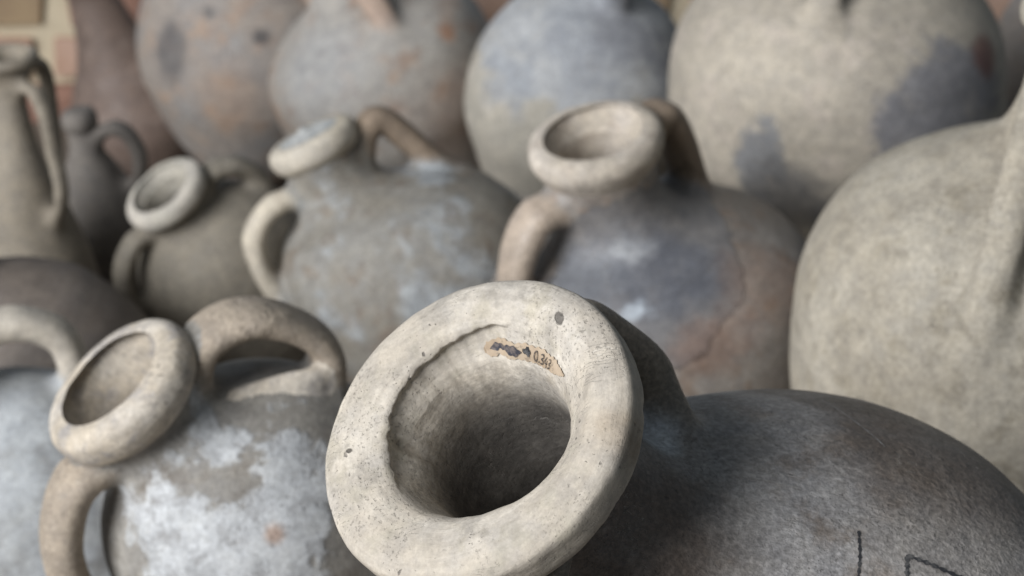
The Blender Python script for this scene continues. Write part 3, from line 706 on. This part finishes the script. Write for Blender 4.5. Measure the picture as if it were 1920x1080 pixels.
def lab_pt(u, v, lift):
    """u 0..1 along the strip, v -1..1 across it, on the inside of the mouth"""
    k = [i/(len(LAB_AZ)-1) for i in range(len(LAB_AZ))]
    az = np.interp(u, k, [q[0] for q in LAB_AZ]); z = np.interp(u, k, [q[1] for q in LAB_AZ]); hw = np.interp(u, k, [q[2] for q in LAB_AZ])
    z = z + v*hw
    cj = az/360*JA['seg']; j0 = int(cj); fj = cj-j0
    def col(j):
        zz = ZA[:, j % JA['seg']]
        ri = np.interp(-z, -zz, np.arange(len(zz))); i0 = int(min(ri, len(zz)-2)); fi = ri-i0
        c = VA[R0+i0:R0+i0+2, j % JA['seg']]
        return c[0]*(1-fi)+c[1]*fi, c[1]-c[0]
    p0, d0 = col(j0); p1, d1 = col(j0+1)
    p = Vector(p0*(1-fj)+p1*fj)
    nor = Vector(d0).cross(Vector(p1-p0)).normalized()
    if nor.dot(Vector((-p.x, -p.y, .02))) < 0: nor = -nor
    return p + nor*lift
nu, nv = 70, 9
LV, LF = [], []
for i in range(nu+1):
    for j in range(nv+1):
        e_ = 0.10*math.sin(i*1.7)+0.07*math.sin(i*0.61+2)
        LV.append(lab_pt(i/nu, (2*j/nv-1)*(1+e_*(abs(2*j/nv-1) > .9)), .0006))
for i in range(nu):
    for j in range(nv):
        a_ = i*(nv+1)+j; LF.append((a_, a_+nv+1, a_+nv+2, a_+1))
N = NT('tan_label_paint')
c = N.mix(N.mr(N.noise(90, 5, 0.6), 0.35, 0.65), (0.38, 0.285, 0.195), (0.46, 0.365, 0.265))
c = N.mix(N.math('MULTIPLY', N.mr(N.noise(260, 3, 0.6), 0.58, 0.66), 0.6), c, (0.20, 0.16, 0.12))
N.set(N.b.inputs['Base Color'], c); N.b.inputs['Roughness'].default_value = 0.5; mLabel = N.m
N = NT('dark_ink'); N.set(N.b.inputs['Base Color'], N.mix(N.mr(N.noise(300, 4, 0.6), 0.4, 0.65), (0.035, 0.036, 0.048), (0.16, 0.13, 0.115))); N.b.inputs['Roughness'].default_value = 0.6; mInk = N.m
N = NT('faded_ink'); N.set(N.b.inputs['Base Color'], N.mix(N.mr(N.noise(260, 4, 0.6), 0.45, 0.7), (0.025, 0.025, 0.028), (0.11, 0.105, 0.10))); N.b.inputs['Roughness'].default_value = 0.7; mFade = N.m
N = NT('pen_ink'); N.set(N.b.inputs['Base Color'], N.mix(N.mr(N.noise(700, 3, 0.6), 0.4, 0.62), (0.04, 0.038, 0.04), (0.17, 0.13, 0.10))); N.b.inputs['Roughness'].default_value = 0.7; mPen = N.m
label_o = mesh_obj('label', LV, LF, mLabel, JA['e']); label_o['label'] = 'curved tan label with an ink smudge and a handwritten number'
# the old blotted-out writing: a ragged smear
def smear(u0, u1, v0, v1, lift, seed):
    V, F = [], []; n, m = 26, 6
    for i in range(n+1):
        for j in range(m+1):
            t = i/n; w = 2*j/m-1
            k = (1-abs(2*t-1)**5)*(0.80+0.30*math.sin(t*9+seed)+0.16*math.sin(t*31+seed*2))
            V.append(lab_pt(u0+(u1-u0)*t + 0.004*math.sin(j*3+seed), (v0+v1)/2 + w*k*(v1-v0)/2, lift+.0003))
    for i in range(n):
        for j in range(m):
            a_ = i*(m+1)+j; F.append((a_, a_+m+1, a_+m+2, a_+1))
    return V, F
V, F = smear(.14, .40, -.55, .62, .0006, 1.0); mesh_obj('ink_smudge', V, F, mInk, label_o)
V, F = smear(.415, .475, -.35, .75, .0006, 2.3); mesh_obj('ink_smudge', V, F, mFade, label_o)
def ribbon(pts, width, place):
    """a pen stroke: pts in 2-D on the strip; place maps to the surface"""
    V, F = [], []
    P = catmull([(x, y, 0) for x, y in pts], 0.02)[:, :2] if len(pts) > 2 else np.array([pts[0], pts[1]], float)
    T = np.gradient(P, axis=0); T /= np.linalg.norm(T, axis=1)[:, None]+1e-9
    for p, t in zip(P, T):
        n_ = np.array([-t[1], t[0]])*width/2
        V.append(place(*(p+n_))); V.append(place(*(p-n_)))
    for i in range(len(P)-1): F.append((2*i, 2*i+1, 2*i+3, 2*i+2))
    return V, F
GL = {'0': [[(.30, 0), (.05, .35), (.12, .9), (.38, 1), (.52, .6), (.45, .12), (.30, 0)]], '.': [[(.10, 0), (.16, .10), (.10, .16)]],
      '3': [[(.05, .9), (.35, 1), (.48, .75), (.2, .52), (.48, .35), (.38, .02), (.02, .06)]], '4': [[(.30, 1), (.02, .38), (.55, .36)], [(.45, .7), (.38, -.12)]]}
LETV, LETF = [], []
cx = 0.0
for ch in '0.343':
    for st in GL[ch]:
        def place(x, y, cx=cx):
            u = .500 + (cx + x + 0.22*y)*0.060
            return lab_pt(u, -0.62 + 1.22*y, .0011)
        V, F = ribbon(st, .12, place)
        o = len(LETV); LETV += V; LETF += [tuple(i+o for i in f) for f in F]
    cx += .34 if ch == '.' else .74
mesh_obj('lettering', LETV, LETF, mPen, label_o)
# marker strokes on the shoulder
def stroke3(points, width):
    P = []
    for a_, b_ in zip(points[:-1], points[1:]):
        for t in np.linspace(0, 1, 14, endpoint=False): P.append(Vector(a_).lerp(Vector(b_), t))
    P.append(Vector(points[-1]))
    V, F = [], []
    for i, p in enumerate(P):
        t = (P[min(i+1, len(P)-1)]-P[max(i-1, 0)]).normalized()
        q, n_, _, _ = skin_tree.find_nearest(p)
        if n_.dot(Vector((q.x-.041, q.y+.048, .05))) < 0: n_ = -n_
        s_ = t.cross(n_).normalized()*(width/2*(0.75+0.35*math.sin(i*1.3)+.2*math.sin(i*2.9)))
        V += [q+s_+n_*.0005, q-s_+n_*.0005]
    for i in range(len(P)-1): F.append((2*i, 2*i+1, 2*i+3, 2*i+2))
    return V, F
for pts in ([(.1285, -.0184, .6274), (.128, -.0303, .6279), (.1264, -.0406, .6285), (.125, -.052, .6285)], [(.1440, -.052, .6170), (.1454, -.0396, .6165), (.1464, -.0297, .6159), (.1547, -.0332, .6099), (.1638, -.0375, .6024), (.173, -.042, .594)]):
    V, F = stroke3(pts, .0015 if len(pts) == 4 else .0024)
    mesh_obj('ink_mark', V, F, mFade, JA['e'])
N = NT('scratched_clay'); N.set(N.b.inputs['Base Color'], N.mix(N.mr(N.noise(300, 4, 0.6), 0.4, 0.6), (0.40, 0.38, 0.36), (0.28, 0.26, 0.24))); N.b.inputs['Roughness'].default_value = 0.7; mScr = N.m
for pts, w in (([(.0790, .0104, .6528), (.0802, .0099, .6521), (.0911, .008, .6464), (.1066, .0031, .6383)], .0009), ([(.1076, .0742, .5936), (.1247, .0543, .6008), (.1395, .0344, .6033)], .0007)):
    V, F = stroke3(pts, w)
    mesh_obj('scratch', V, F, mScr, JA['e'])
